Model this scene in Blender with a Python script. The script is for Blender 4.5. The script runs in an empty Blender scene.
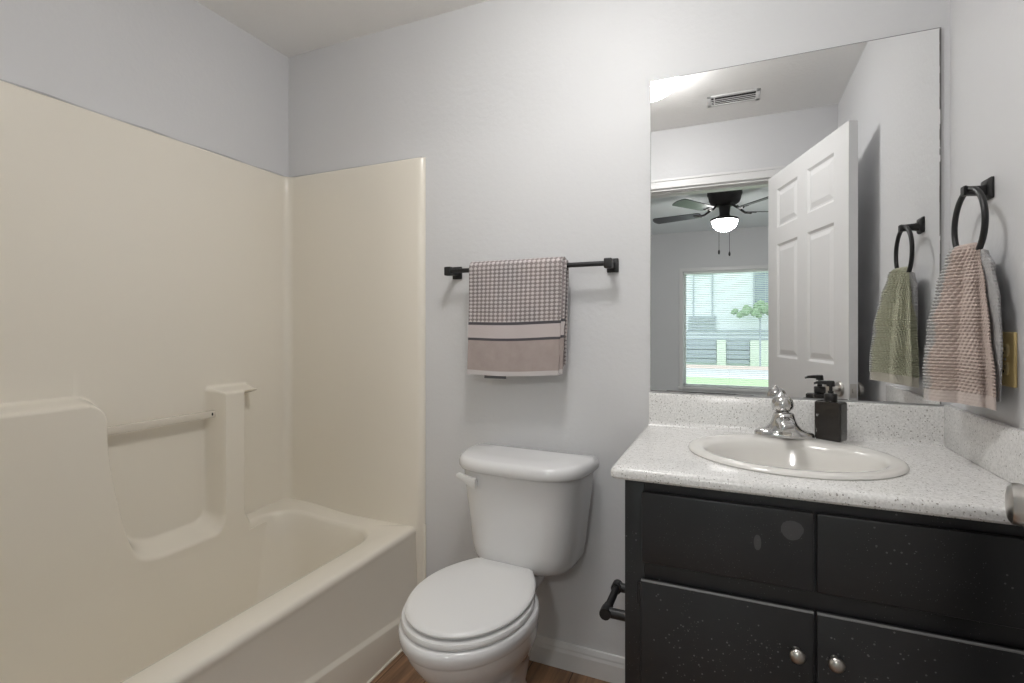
import bpy, bmesh, math, random
from mathutils import Vector, Matrix
random.seed(7)
PI = math.pi
S = bpy.context.scene
COL = S.collection

# ------------------------------------------------------------------ camera
cam_d = bpy.data.cameras.new('camera')
cam = bpy.data.objects.new('camera', cam_d)
COL.objects.link(cam)
cam.location = (1.8545, -1.7275, 1.2005)
cam.rotation_euler = (PI / 2, 0, math.radians(23.265))
cam_d.sensor_width = 36.0
cam_d.lens = 507.76 / 1024 * 36.0
cam_d.shift_y = -12.84 / 1024
cam_d.clip_start = 0.02
S.camera = cam

# ------------------------------------------------------------------ sky, sun, exposure
W = bpy.data.worlds.new('sky')
S.world = W
W.use_nodes = True
W.node_tree.nodes['Background'].inputs[0].default_value = (0.88, 0.955, 1.0, 1)
W.node_tree.nodes['Background'].inputs[1].default_value = 2.45
BATH_LAMP = 29.0          # radiance of the bathroom ceiling dome
FAN_LAMP = 110.0           # radiance of the fan's light bowl
S.view_settings.view_transform = 'Standard'
S.view_settings.look = 'None'
S.view_settings.exposure = 0.17
S.view_settings.gamma = 1.0
S.view_settings.use_curve_mapping = False
S.cycles.max_bounces = 14
S.cycles.diffuse_bounces = 8
S.cycles.glossy_bounces = 6
S.cycles.sample_clamp_indirect = 8.0
S.cycles.use_denoising = True


# ------------------------------------------------------------------ materials
def srgb(r, g, b):
    f = lambda c: (c / 12.92 if c <= 0.04045 else ((c + 0.055) / 1.055) ** 2.4)
    return (f(r / 255), f(g / 255), f(b / 255), 1)


class NT:
    """small helper for node trees"""
    def __init__(s, name):
        s.m = bpy.data.materials.new(name)
        s.m.use_nodes = True
        s.t = s.m.node_tree
        s.b = s.t.nodes['Principled BSDF']

    def n(s, kind, **kw):
        nd = s.t.nodes.new(kind)
        for k, v in kw.items():
            setattr(nd, k, v)
        return nd

    def put(s, sock, v):
        if isinstance(v, bpy.types.NodeSocket):
            s.t.links.new(v, sock)
        else:
            sock.default_value = v

    def math(s, op, a, b=None, c=None):
        nd = s.n('ShaderNodeMath', operation=op)
        s.put(nd.inputs[0], a)
        if b is not None:
            s.put(nd.inputs[1], b)
        if c is not None:
            s.put(nd.inputs[2], c)
        return nd.outputs[0]

    def mix(s, f, a, b):
        nd = s.n('ShaderNodeMix', data_type='RGBA')
        s.put(nd.inputs[0], f)
        s.put(nd.inputs[6], a)
        s.put(nd.inputs[7], b)
        return nd.outputs[2]

    def obj(s):
        return s.n('ShaderNodeTexCoord').outputs['Object']

    def uv(s):
        return s.n('ShaderNodeTexCoord').outputs['UV']

    def noise(s, vec, scale, detail=3, rough=0.5):
        nd = s.n('ShaderNodeTexNoise')
        s.put(nd.inputs['Vector'], vec)
        nd.inputs['Scale'].default_value = scale
        nd.inputs['Detail'].default_value = detail
        nd.inputs['Roughness'].default_value = rough
        return nd.outputs[0]

    def voro(s, vec, scale, out='Distance'):
        nd = s.n('ShaderNodeTexVoronoi')
        s.put(nd.inputs['Vector'], vec)
        nd.inputs['Scale'].default_value = scale
        return nd.outputs[out]

    def ramp(s, f, stops, const=False):
        nd = s.n('ShaderNodeValToRGB')
        s.put(nd.inputs[0], f)
        if const:
            nd.color_ramp.interpolation = 'CONSTANT'
        e = nd.color_ramp.elements
        while len(e) < len(stops):
            e.new(0.5)
        for k, (p, c) in enumerate(stops):
            e[k].position = p
            e[k].color = c if len(c) == 4 else (*c, 1)
        return nd.outputs[0]

    def mapping(s, vec, scale):
        nd = s.n('ShaderNodeMapping')
        s.put(nd.inputs[0], vec)
        nd.inputs['Scale'].default_value = scale
        return nd.outputs[0]

    def bump(s, h, strength=0.2, dist=0.002):
        nd = s.n('ShaderNodeBump')
        s.put(nd.inputs['Height'], h)
        nd.inputs['Strength'].default_value = strength
        nd.inputs['Distance'].default_value = dist
        s.t.links.new(nd.outputs[0], s.b.inputs['Normal'])

    def set(s, color=None, rough=None, metal=None, spec=None, coat=None):
        if color is not None:
            s.put(s.b.inputs['Base Color'], color)
        if rough is not None:
            s.put(s.b.inputs['Roughness'], rough)
        if metal is not None:
            s.b.inputs['Metallic'].default_value = metal
        if spec is not None:
            s.b.inputs['Specular IOR Level'].default_value = spec
        if coat is not None:
            s.b.inputs['Coat Weight'].default_value = coat
            s.b.inputs['Coat Roughness'].default_value = 0.08
        return s.m


def plain(name, color, rough=0.5, metal=0.0, spec=0.5, coat=None):
    return NT(name).set(color, rough, metal, spec, coat)


def wall_paint(name, col, rough=0.6, bumpy=0.22):
    t = NT(name)
    o = t.obj()
    n1 = t.noise(o, 2.2, 3)
    c = t.mix(n1, tuple(x * 0.965 for x in col[:3]) + (1,), tuple(min(1, x * 1.03) for x in col[:3]) + (1,))
    a = t.noise(o, 55, 4, 0.55)
    b = t.noise(o, 9, 3)
    t.bump(t.math('MULTIPLY_ADD', b, 0.8, a), bumpy, 0.004)
    return t.set(c, rough, 0, 0.35)


M = {}
M['wall'] = wall_paint('grey_wall_paint', (0.672, 0.676, 0.690, 1), 0.48)
M['ceil'] = wall_paint('ceiling_paint', (0.89, 0.885, 0.875, 1), 0.8, 0.35)
M['trim'] = plain('white_trim_paint', (0.72, 0.72, 0.72, 1), 0.35)
M['door'] = plain('white_door_paint', (0.74, 0.74, 0.745, 1), 0.4)
M['bedceil'] = wall_paint('bedroom_ceiling_paint', (0.80, 0.83, 0.85, 1), 0.8, 0.3)
M['carpet'] = wall_paint('bedroom_carpet', (0.55, 0.53, 0.50, 1), 0.95, 0.6)

# almond gelcoat of the tub and shower walls
t = NT('almond_gelcoat')
n1 = t.noise(t.obj(), 1.7, 3)
c = t.mix(n1, (0.80, 0.757, 0.668, 1), (0.83, 0.787, 0.698, 1))
t.bump(t.noise(t.obj(), 14, 2), 0.05, 0.003)
M['almond'] = t.set(c, 0.22, 0, 0.5)

t = NT('white_porcelain')
t.bump(t.noise(t.obj(), 10, 1), 0.02, 0.002)
M['porcelain'] = t.set((0.76, 0.76, 0.77, 1), 0.10, 0, 0.5, 0.3)
M['seat'] = plain('white_seat_plastic', (0.77, 0.77, 0.77, 1), 0.28)
M['biscuit'] = plain('sink_porcelain', (0.74, 0.725, 0.695, 1), 0.12, 0, 0.5, 0.3)

# wood look vinyl planks running front to back
t = NT('wood_vinyl_planks')
o = t.obj()
br = t.n('ShaderNodeTexBrick')
br.offset = 0.37
mp = t.n('ShaderNodeMapping')
t.put(mp.inputs[0], o)
mp.inputs['Rotation'].default_value = (0, 0, PI / 2)
t.t.links.new(mp.outputs[0], br.inputs['Vector'])
br.inputs['Scale'].default_value = 1.0
br.inputs['Brick Width'].default_value = 1.1
br.inputs['Row Height'].default_value = 0.15
br.inputs['Mortar Size'].default_value = 0.0016
br.inputs['Color1'].default_value = (0.20, 0.108, 0.058, 1)
br.inputs['Color2'].default_value = (0.31, 0.180, 0.102, 1)
br.inputs['Mortar'].default_value = (0.035, 0.018, 0.010, 1)
g = t.noise(t.mapping(o, (34, 2.2, 1)), 1.0, 6, 0.6)
gr = t.ramp(g, [(0.30, (0.45, 0.42, 0.40)), (0.52, (1, 1, 1)), (0.72, (1.7, 1.6, 1.5))])
mx = t.n('ShaderNodeMix', data_type='RGBA', blend_type='MULTIPLY')
mx.inputs[0].default_value = 1.0
t.t.links.new(br.outputs[0], mx.inputs[6])
t.t.links.new(gr, mx.inputs[7])
t.bump(g, 0.15, 0.002)
M['floor'] = t.set(mx.outputs[2], 0.42)

# black brush painted wood with pale dust specks
t = NT('black_cabinet_paint')
o = t.obj()
base = t.mix(t.noise(o, 6, 4), (0.015, 0.0153, 0.0165, 1), (0.027, 0.0275, 0.030, 1))
dots = t.voro(o, 85)
keep = t.math('GREATER_THAN', t.noise(o, 5, 3), 0.55)
spk = t.math('MULTIPLY', t.math('LESS_THAN', dots, 0.16), keep)
dots2 = t.math('LESS_THAN', t.voro(o, 160), 0.11)
keep2 = t.math('GREATER_THAN', t.noise(t.mapping(o, (1.3, 1, 1.1)), 7, 2), 0.5)
spk = t.math('MAXIMUM', t.math('MULTIPLY', spk, 0.35), t.math('MULTIPLY', t.math('MULTIPLY', dots2, keep2), 0.45))
c = t.mix(spk, base, (0.30, 0.30, 0.30, 1))
t.bump(t.noise(t.mapping(o, (9, 9, 60)), 1.0, 4), 0.35, 0.0012)
M['black'] = t.set(c, 0.36, 0, 0.5)
# the scuffed false front: the same paint with two pale rubbed patches and fine scratches
t = NT('black_cabinet_paint_scuffed')
o = t.obj()
base = t.mix(t.noise(o, 6, 4), (0.017, 0.0175, 0.019, 1), (0.032, 0.0325, 0.036, 1))
xyz = t.n('ShaderNodeSeparateXYZ')
t.t.links.new(o, xyz.inputs[0])


def blob(cx, cz, rx, rz):
    dx = t.math('DIVIDE', t.math('SUBTRACT', xyz.outputs[0], cx), rx)
    dz = t.math('DIVIDE', t.math('SUBTRACT', xyz.outputs[2], cz), rz)
    d = t.math('ADD', t.math('MULTIPLY', dx, dx), t.math('MULTIPLY', dz, dz))
    w = t.math('MULTIPLY', t.math('SUBTRACT', t.noise(o, 40, 3), 0.5), 1.1)
    return t.math('LESS_THAN', t.math('ADD', d, w), 1.0)


# object origin of the cabinet is (1.628, -0.54, 0)
b1 = blob(1.9705 - 1.628, 0.788, 0.020, 0.020)
b2 = blob(1.907 - 1.628, 0.752, 0.0075, 0.016)
bl = t.math('MAXIMUM', b1, b2)
fine = t.math('LESS_THAN', t.voro(o, 170), 0.12)
fk = t.math('GREATER_THAN', t.noise(o, 8, 2), 0.52)
ff = t.math('MULTIPLY', t.math('MULTIPLY', fine, fk), 0.4)
ff = t.math('MAXIMUM', ff, t.math('MULTIPLY', bl, 0.22))
c = t.mix(ff, base, (0.27, 0.27, 0.27, 1))
t.bump(t.noise(t.mapping(o, (9, 9, 60)), 1.0, 4), 0.3, 0.0012)
M['black_scuff'] = t.set(c, 0.34, 0, 0.5)
M['worn_edge'] = plain('rubbed_paint_edge', (0.17, 0.17, 0.17, 1), 0.4)

# speckled laminate
t = NT('speckled_white_laminate')
o = t.obj()
base = t.mix(t.ramp(t.noise(o, 190, 3, 0.7), [(0.36, (0, 0, 0)), (0.62, (1, 1, 1))]), (0.66, 0.655, 0.645, 1), (0.85, 0.845, 0.835, 1))
v1 = t.n('ShaderNodeTexVoronoi')
t.t.links.new(o, v1.inputs['Vector'])
v1.inputs['Scale'].default_value = 190
sz = t.math('MULTIPLY', t.noise(o, 120, 1), 0.74)
s1 = t.math('LESS_THAN', v1.outputs['Distance'], t.math('SUBTRACT', sz, 0.12))
pick = t.n('ShaderNodeSeparateColor')
t.t.links.new(v1.outputs['Color'], pick.inputs[0])
kd = t.math('MULTIPLY', s1, t.math('GREATER_THAN', pick.outputs[0], 0.52))
c = t.mix(t.math('MULTIPLY', kd, 0.75), base, (0.20, 0.185, 0.16, 1))
kw = t.math('MULTIPLY', t.math('LESS_THAN', t.voro(o, 260), 0.2), 0.5)
c = t.mix(kw, c, (0.86, 0.85, 0.82, 1))
M['lam'] = t.set(c, 0.2, 0, 0.5)

M['mirror'] = plain('mirror_silver', (0.93, 0.935, 0.935, 1), 0.0, 1.0)
M['mirror_edge'] = plain('worn_mirror_edge', (0.20, 0.20, 0.20, 1), 0.5)
M['chrome'] = plain('chrome', (0.62, 0.615, 0.61, 1), 0.13, 1.0)
M['nickel'] = plain('brushed_nickel', (0.58, 0.56, 0.53, 1), 0.28, 1.0)
M['iron'] = plain('matte_black_metal', (0.012, 0.012, 0.013, 1), 0.42, 0.0, 0.5)
M['bronze'] = plain('dark_bronze', (0.020, 0.019, 0.019, 1), 0.6, 0.0)
M['blade'] = plain('dark_fan_blade', (0.05, 0.055, 0.06, 1), 0.35)
M['caulk'] = plain('grey_caulk', (0.52, 0.52, 0.53, 1), 0.8)
M['clear'] = plain('pale_clear_rail', (0.70, 0.655, 0.57, 1), 0.12)
M['dark'] = plain('dark_gap', (0.02, 0.02, 0.02, 1), 0.7)
M['ivory'] = plain('ivory_plate', (0.80, 0.62, 0.29, 1), 0.35)
M['ivory_light'] = plain('ivory_socket', (0.84, 0.70, 0.40, 1), 0.4)
M['hole'] = plain('socket_hole', (0.03, 0.025, 0.02, 1), 0.7)
M['amberblack'] = plain('smoked_bottle', (0.022, 0.019, 0.017, 1), 0.10, 0, 0.5)
M['pump'] = plain('black_pump_plastic', (0.010, 0.010, 0.010, 1), 0.35)
M['blind'] = plain('white_blind_vinyl', (0.80, 0.84, 0.82, 1), 0.5)
M['grass'] = wall_paint('lawn', (0.38, 0.52, 0.30, 1), 0.9, 0.5)
M['road'] = wall_paint('pale_road', (0.55, 0.56, 0.57, 1), 0.9, 0.3)
M['curb'] = plain('curb_stone', (0.66, 0.56, 0.50, 1), 0.9)
M['siding'] = wall_paint('pale_siding', (0.62, 0.68, 0.70, 1), 0.7, 0.2)
M['darkwin'] = plain('dark_house_glass', (0.20, 0.25, 0.29, 1), 0.2)
M['greyblue'] = plain('grey_house_trim', (0.32, 0.37, 0.41, 1), 0.6)
M['leaf'] = wall_paint('shrub_leaf', (0.22, 0.33, 0.20, 1), 0.9, 0.5)
M['pillar'] = plain('pale_green_post', (0.60, 0.68, 0.58, 1), 0.7)

t = NT('window_glass')
t.b.inputs['Transmission Weight'].default_value = 1.0
t.b.inputs['IOR'].default_value = 1.01
M['glass'] = t.set((1, 1, 1, 1), 0.0)


def lamp_mat(name, col, strength):
    t = NT(name)
    t.b.inputs['Emission Color'].default_value = col
    t.b.inputs['Emission Strength'].default_value = strength
    return t.set((0.8, 0.8, 0.8, 1), 0.3)


M['dome'] = lamp_mat('lit_frosted_dome', (1.0, 0.985, 0.965, 1), BATH_LAMP)
M['bowl'] = lamp_mat('lit_fan_bowl', (1.0, 0.98, 0.95, 1), FAN_LAMP)

# bath towel: uv in metres, v from the front hem up over the bar
t = NT('checked_taupe_towel')
uvn = t.n('ShaderNodeSeparateXYZ')
t.t.links.new(t.uv(), uvn.inputs[0])
u, v = uvn.outputs[0], uvn.outputs[1]
k = 2 * PI / 0.0175
a = t.math('SINE', t.math('MULTIPLY', t.math('MULTIPLY_ADD', v, 1.3, u), k * 0.5))
b = t.math('SINE', t.math('MULTIPLY', t.math('MULTIPLY_ADD', v, -1.3, u), k * 0.5))
chk = t.math('MULTIPLY', a, b)
n = t.noise(t.uv(), 9, 2)
lightc = t.mix(n, (0.60, 0.53, 0.51, 1), (0.50, 0.485, 0.50, 1))
darkc = t.mix(n, (0.31, 0.255, 0.245, 1), (0.20, 0.19, 0.20, 1))
f = t.ramp(chk, [(0.0, (0, 0, 0)), (0.12, (1, 1, 1))])
cp = t.mix(f, darkc, lightc)
plainc = t.mix(t.noise(t.uv(), 22, 4, 0.6), (0.34, 0.285, 0.27, 1), (0.46, 0.395, 0.375, 1))
palec = (0.55, 0.495, 0.495, 1)
darks = (0.095, 0.09, 0.10, 1)
hem = (0.56, 0.53, 0.53, 1)
c = t.mix(t.math('GREATER_THAN', v, 0.016), hem, plainc)
c = t.mix(t.math('GREATER_THAN', v, 0.122), c, darks)
c = t.mix(t.math('GREATER_THAN', v, 0.131), c, palec)
c = t.mix(t.math('GREATER_THAN', v, 0.177), c, darks)
c = t.mix(t.math('GREATER_THAN', v, 0.187), c, cp)
t.bump(t.math('MULTIPLY_ADD', t.noise(t.uv(), 420, 2), 0.5, t.math('MULTIPLY', chk, t.math('GREATER_THAN', v, 0.187))), 0.5, 0.002)
M['towel'] = t.set(c, 0.95, 0, 0.1)

# hand towel: u = 0 room-end side (towards the door) .. 1 side towards the mirror
t = NT('two_tone_terry')
uvn = t.n('ShaderNodeSeparateXYZ')
t.t.links.new(t.uv(), uvn.inputs[0])
u, v = uvn.outputs[0], uvn.outputs[1]
w = t.math('MULTIPLY_ADD', t.noise(t.uv(), 16, 2), 0.10, u)
pink = t.mix(t.noise(t.uv(), 90, 2), (0.50, 0.405, 0.365, 1), (0.60, 0.51, 0.47, 1))
green = t.mix(t.noise(t.uv(), 90, 2), (0.43, 0.43, 0.32, 1), (0.53, 0.53, 0.415, 1))
grey = t.mix(t.noise(t.uv(), 90, 2), (0.40, 0.40, 0.40, 1), (0.50, 0.50, 0.50, 1))
c = t.mix(t.ramp(w, [(0.48, (0, 0, 0)), (0.51, (1, 1, 1))]), pink, grey)
c = t.mix(t.ramp(w, [(0.55, (0, 0, 0)), (0.58, (1, 1, 1))]), c, green)
hemf = t.math('LESS_THAN', v, 0.028)
c = t.mix(t.math('MULTIPLY', hemf, 0.5), c, (0.62, 0.56, 0.53, 1))
t.bump(t.noise(t.uv(), 500, 2), 0.4, 0.002)
M['terry'] = t.set(c, 0.95, 0, 0.1)
t = NT('grey_terry')
grey = t.mix(t.noise(t.uv(), 90, 2), (0.36, 0.36, 0.365, 1), (0.47, 0.46, 0.46, 1))
t.bump(t.noise(t.uv(), 500, 2), 0.4, 0.002)
M['terry_grey'] = t.set(grey, 0.95, 0, 0.1)


# ------------------------------------------------------------------ mesh helpers
def new():
    return bmesh.new()


def box(bm, x0, x1, y0, y1, z0, z1, bev=0.0, seg=2):
    r = bmesh.ops.create_cube(bm, size=1)
    vs = r['verts']
    for v in vs:
        v.co = Vector(((x0 + x1) / 2 + v.co.x * (x1 - x0), (y0 + y1) / 2 + v.co.y * (y1 - y0), (z0 + z1) / 2 + v.co.z * (z1 - z0)))
    if bev:
        es = list({e for v in vs for e in v.link_edges})
        bmesh.ops.bevel(bm, geom=es, offset=bev, segments=seg, profile=0.5, affect='EDGES')
    return bm


def grid(bm, rows, close_u=False, cap0=False, cap1=False, uvs=None, flip=False):
    """rows: list of lists of points, all the same length; skins quads between them"""
    vr = [[bm.verts.new(p) for p in r] for r in rows]
    n = len(rows[0])
    uvl = bm.loops.layers.uv.verify() if uvs else None
    for i in range(len(rows) - 1):
        for j in range(n if close_u else n - 1):
            j2 = (j + 1) % n
            q = [(i, j), (i, j2), (i + 1, j2), (i + 1, j)]
            if flip:
                q.reverse()
            fc = bm.faces.new([vr[a][b] for a, b in q])
            if uvs:
                for lp, (a, b) in zip(fc.loops, q):
                    lp[uvl].uv = uvs[a][b] if not (close_u and b == 0 and j2 == 0 and j == n - 1) else uvs[a][b]
    if cap0:
        bm.faces.new(vr[0] if flip else list(reversed(vr[0])))
    if cap1:
        bm.faces.new(list(reversed(vr[-1])) if flip else vr[-1])
    return vr


def rrect(x0, x1, y0, y1, r, z, k=8, m=6):
    """rounded rectangle ring, counter-clockwise, 4*(k+m) points"""
    r = max(r, 1e-4)
    P = []
    cs = [((x1 - r, y1 - r), 0), ((x0 + r, y1 - r), PI / 2), ((x0 + r, y0 + r), PI), ((x1 - r, y0 + r), 1.5 * PI)]
    for q in range(4):
        (cx, cy), a0 = cs[q]
        for i in range(k):
            a = a0 + PI / 2 * i / (k - 1)
            P.append((cx + r * math.cos(a), cy + r * math.sin(a), z))
        (nx, ny), a1 = cs[(q + 1) % 4]
        e = P[-1]
        s = (nx + r * math.cos(a1), ny + r * math.sin(a1))
        for i in range(1, m + 1):
            f = i / (m + 1)
            P.append((e[0] + (s[0] - e[0]) * f, e[1] + (s[1] - e[1]) * f, z))
    return P


def tube(bm, pts, rad, n=12, caps=True):
    """tube along pts; rad a number or a list"""
    pts = [Vector(p) for p in pts]
    R = rad if isinstance(rad, (list, tuple)) else [rad] * len(pts)
    rows = []
    up = None
    for i, p in enumerate(pts):
        d = (pts[min(i + 1, len(pts) - 1)] - pts[max(i - 1, 0)]).normalized()
        if up is None:
            up = Vector((0, 0, 1)) if abs(d.z) < 0.9 else Vector((1, 0, 0))
        s = d.cross(up).normalized()
        up = s.cross(d).normalized()
        rows.append([p + (s * math.cos(a) + up * math.sin(a)) * R[i] for a in [2 * PI * j / n for j in range(n)]])
    grid(bm, rows, True, caps, caps, flip=True)
    return bm


def lathe(bm, prof, origin, axis=(0, 0, 1), n=28, cap0=True, cap1=True):
    """prof: (radius, height) pairs along the axis from the origin"""
    ax = Vector(axis).normalized()
    s = ax.orthogonal().normalized()
    q = ax.cross(s)
    o = Vector(origin)
    rows = [[o + ax * h + (s * math.cos(2 * PI * j / n) + q * math.sin(2 * PI * j / n)) * max(r, 1e-5) for j in range(n)] for r, h in prof]
    grid(bm, rows, True, cap0, cap1)
    return bm


ORIGIN = {}


def finish(bm, name, smooth):
    bmesh.ops.recalc_face_normals(bm, faces=bm.faces)
    me = bpy.data.meshes.new(name)
    bm.to_mesh(me)
    bm.free()
    if smooth:
        for p in me.polygons:
            p.use_smooth = True
        me.set_sharp_from_angle(angle=math.radians(smooth if smooth is not True else 40))
    return me


def part(name, bm, mat, parent, smooth=True, label=None):
    """one mesh object under a thing; bm is in world coordinates of the unturned thing"""
    o0 = ORIGIN[parent.name]
    bmesh.ops.translate(bm, verts=bm.verts, vec=-o0)
    me = finish(bm, name, smooth)
    o = bpy.data.objects.new(name, me)
    COL.objects.link(o)
    me.materials.append(mat)
    o.parent = parent
    ORIGIN[o.name] = o0
    if label:
        o['label'] = label
    return o


def thing(name, loc, label, cat, group=None):
    o = bpy.data.objects.new(name, None)
    COL.objects.link(o)
    o.location = loc
    o.empty_display_size = 0.05
    ORIGIN[o.name] = Vector(loc)
    o['label'] = label
    o['category'] = cat
    if group:
        o['group'] = group
    return o


def single(name, bm, mat, loc, label=None, cat=None, smooth=True, kind=None):
    bmesh.ops.translate(bm, verts=bm.verts, vec=-Vector(loc))
    me = finish(bm, name, smooth)
    me.materials.append(mat)
    o = bpy.data.objects.new(name, me)
    COL.objects.link(o)
    o.location = loc
    ORIGIN[o.name] = Vector(loc)
    if label:
        o['label'] = label
    if cat:
        o['category'] = cat
    if kind:
        o['kind'] = kind
    return o


def struct(name, bm, mat, smooth=False):
    return single(name, bm, mat, (0, 0, 0), smooth=smooth, kind='structure')


def sstep(a, b, x):
    t_ = min(1, max(0, (x - a) / (b - a)))
    return t_ * t_ * (3 - 2 * t_)


# ------------------------------------------------------------------ room shell
H = 2.44
RW = 2.40            # right wall
YF = -1.572          # bathroom face of the front wall
YB = -1.70           # bedroom face of the front wall
OX0, OX1, OZ = 1.17, 2.078, 2.072    # door opening
BX0, BX1, BY = -0.9, 3.4, -5.16      # bedroom extents
WX0, WX1, WZ0, WZ1 = 1.295, 2.42, 0.46, 1.93   # bedroom window hole

bm = new(); box(bm, -0.1, 2.5, YB, 0.1, -0.08, 0); struct('floor', bm, M['floor'])
bm = new(); box(bm, -0.1, 2.5, YB, 0.1, H, H + 0.08); struct('ceiling', bm, M['ceil'])
bm = new(); box(bm, -0.1, 2.5, 0, 0.1, 0, H); struct('wall_back', bm, M['wall'])
bm = new(); box(bm, -0.1, 0, YB, 0, 0, H); struct('wall_left', bm, M['wall'])
bm = new(); box(bm, RW, RW + 0.1, YB, 0, 0, H); struct('wall_right', bm, M['wall'])
bm = new()
box(bm, 0.0, OX0, YB, YF, 0, H)
box(bm, OX1, RW, YB, YF, 0, H)
box(bm, OX0, OX1, YB, YF, OZ, H)
struct('wall_front', bm, M['wall'])

# bedroom behind the camera, seen in the mirror
bm = new(); box(bm, BX0, BX1, BY - 0.1, YB, -0.08, 0); struct('floor_bedroom', bm, M['carpet'])
bm = new(); box(bm, BX0, BX1, BY - 0.1, YB, H, H + 0.08); struct('ceiling_bedroom', bm, M['bedceil'])
bm = new(); box(bm, BX0 - 0.1, BX0, BY - 0.1, YB, 0, H); struct('wall_bedroom_left', bm, M['wall'])
bm = new(); box(bm, BX1, BX1 + 0.1, BY - 0.1, YB, 0, H); struct('wall_bedroom_right', bm, M['wall'])
bm = new()
box(bm, BX0, 0.0, YB, YF, 0, H); box(bm, RW + 0.1, BX1, YB, YF, 0, H)
struct('wall_bedroom_near', bm, M['wall'])
bm = new()
box(bm, BX0, WX0, BY - 0.1, BY, 0, H)
box(bm, WX1, BX1, BY - 0.1, BY, 0, H)
box(bm, WX0, WX1, BY - 0.1, BY, 0, WZ0)
box(bm, WX0, WX1, BY - 0.1, BY, WZ1, H)
struct('wall_bedroom_far', bm, M['wall'])

# baseboard along the back wall between tub and vanity
bm = new()
prof = [(0, 0), (-0.013, 0), (-0.013, 0.058), (-0.0105, 0.068), (-0.0105, 0.074), (-0.006, 0.088), (0, 0.090)]
grid(bm, [[(x, y, z) for y, z in prof] for x in (0.745, 1.64)], False)
struct('baseboard_back', bm, M['trim'])

# door casing, jamb and stop
bm = new()
cw = 0.058
box(bm, OX0 - cw, OX0, YF, YF + 0.014, 0, OZ, 0.003)
box(bm, OX1, OX1 + cw, YF, YF + 0.014, 0, OZ, 0.003)
box(bm, OX0 - cw, OX1 + cw, YF, YF + 0.016, OZ, OZ + cw, 0.003)
box(bm, OX0 - cw - 0.004, OX1 + cw + 0.004, YF, YF + 0.021, OZ + cw - 0.016, OZ + cw, 0.004)
struct('trim_1', bm, M['trim'])
bm = new()
box(bm, OX0, OX0 + 0.012, YB, YF, 0, OZ)
box(bm, OX1 - 0.008, OX1, YB, YF, 0, OZ)
box(bm, OX0, OX1, YB, YF, OZ - 0.012, OZ)
box(bm, OX0 + 0.012, OX0 + 0.022, YB + 0.02, YF - 0.04, 0, OZ - 0.012)
box(bm, OX0 + 0.012, OX1 - 0.012, YB + 0.02, YF - 0.04, OZ - 0.024, OZ - 0.012)
box(bm, OX0 - cw, OX0, YB - 0.014, YB, 0, OZ)
box(bm, OX1, OX1 + cw, YB - 0.014, YB, 0, OZ)
box(bm, OX0 - cw, OX1 + cw, YB - 0.014, YB, OZ, OZ + cw)
struct('trim_2', bm, M['trim'])

# ---- door: built flat along local x from the hinge, then swung open
hinge = Vector((2.086, -1.512, 0.0))
free = Vector((2.330, -0.730, 0.0))
DL = (free - hinge).length
DH, DT = 2.034, 0.035
ang = math.atan2(free.y - hinge.y, free.x - hinge.x)


def door_bm():
    bm = new()
    st = 0.115
    mul = 0.10
    pw = (DL - 2 * st - mul) / 2
    xs = [0, st, st + pw, st + pw + mul, DL - st, DL]
    zs = [0, 0.22, 0.835, 1.035, 1.645, 1.735, 1.945, DH]
    for side in (0, 1):
        y = DT if side else 0.0
        vv = [[bm.verts.new((x, y, z)) for x in xs] for z in zs]
        cells = {}
        for i in range(len(zs) - 1):
            for j in range(len(xs) - 1):
                q = [vv[i][j], vv[i][j + 1], vv[i + 1][j + 1], vv[i + 1][j]]
                if side:
                    q.reverse()
                cells[(i, j)] = bm.faces.new(q)
        bm.normal_update()
        for i in (1, 3, 5):
            for j in (1, 3):
                f_ = cells[(i, j)]
                bmesh.ops.inset_region(bm, faces=[f_], thickness=0.011, depth=-0.009, use_even_offset=True)
                bmesh.ops.inset_region(bm, faces=[f_], thickness=0.008, depth=0.0, use_even_offset=True)
                bmesh.ops.inset_region(bm, faces=[f_], thickness=0.022, depth=0.007, use_even_offset=True)
    es = [e for e in bm.edges if len(e.link_faces) == 1]
    bmesh.ops.bridge_loops(bm, edges=es)
    return bm


door = single('door_1', door_bm(), M['door'], (0, 0, 0), smooth=False, kind='structure')
door['label'] = 'white six panel door standing open beside the right wall'
door.location = hinge + Vector((0, 0, 0.012))
door.rotation_euler = (0, 0, ang)
KZ = 0.936
for side in (0, 1):
    yb, sg = (DT, 1) if side else (0.0, -1)
    bm = new()
    prof = [(0.032, 0.0), (0.032, 0.004), (0.028, 0.009), (0.013, 0.011), (0.0115, 0.026), (0.016, 0.031),
            (0.0275, 0.034), (0.030, 0.043), (0.029, 0.051), (0.0235, 0.0555), (0.012, 0.0575), (0.001, 0.058)]
    if not side:
        prof = [(r_, h_ * 0.86) for r_, h_ in prof]
    lathe(bm, prof, (DL - 0.066, yb, KZ), (0, sg, 0), 32, True, True)
    k_ = part('door_knob', bm, M['nickel'], door)
bm = new(); box(bm, DL - 0.0005, DL + 0.0015, DT / 2 - 0.0125, DT / 2 + 0.0125, KZ - 0.028, KZ + 0.028, 0.001)
box(bm, DL + 0.001, DL + 0.010, DT / 2 - 0.006, DT / 2 + 0.006, KZ - 0.009, KZ + 0.009, 0.002)
part('latch_plate', bm, M['nickel'], door)
for hz in (0.25, 1.0, 1.78):
    bm = new()
    tube(bm, [(-0.003, -0.004, hz - 0.045), (-0.003, -0.004, hz + 0.045)], 0.006, 10)
    box(bm, 0.0, 0.03, -0.0015, 0.0, hz - 0.045, hz + 0.045)
    part('hinge', bm, M['nickel'], door)

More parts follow.
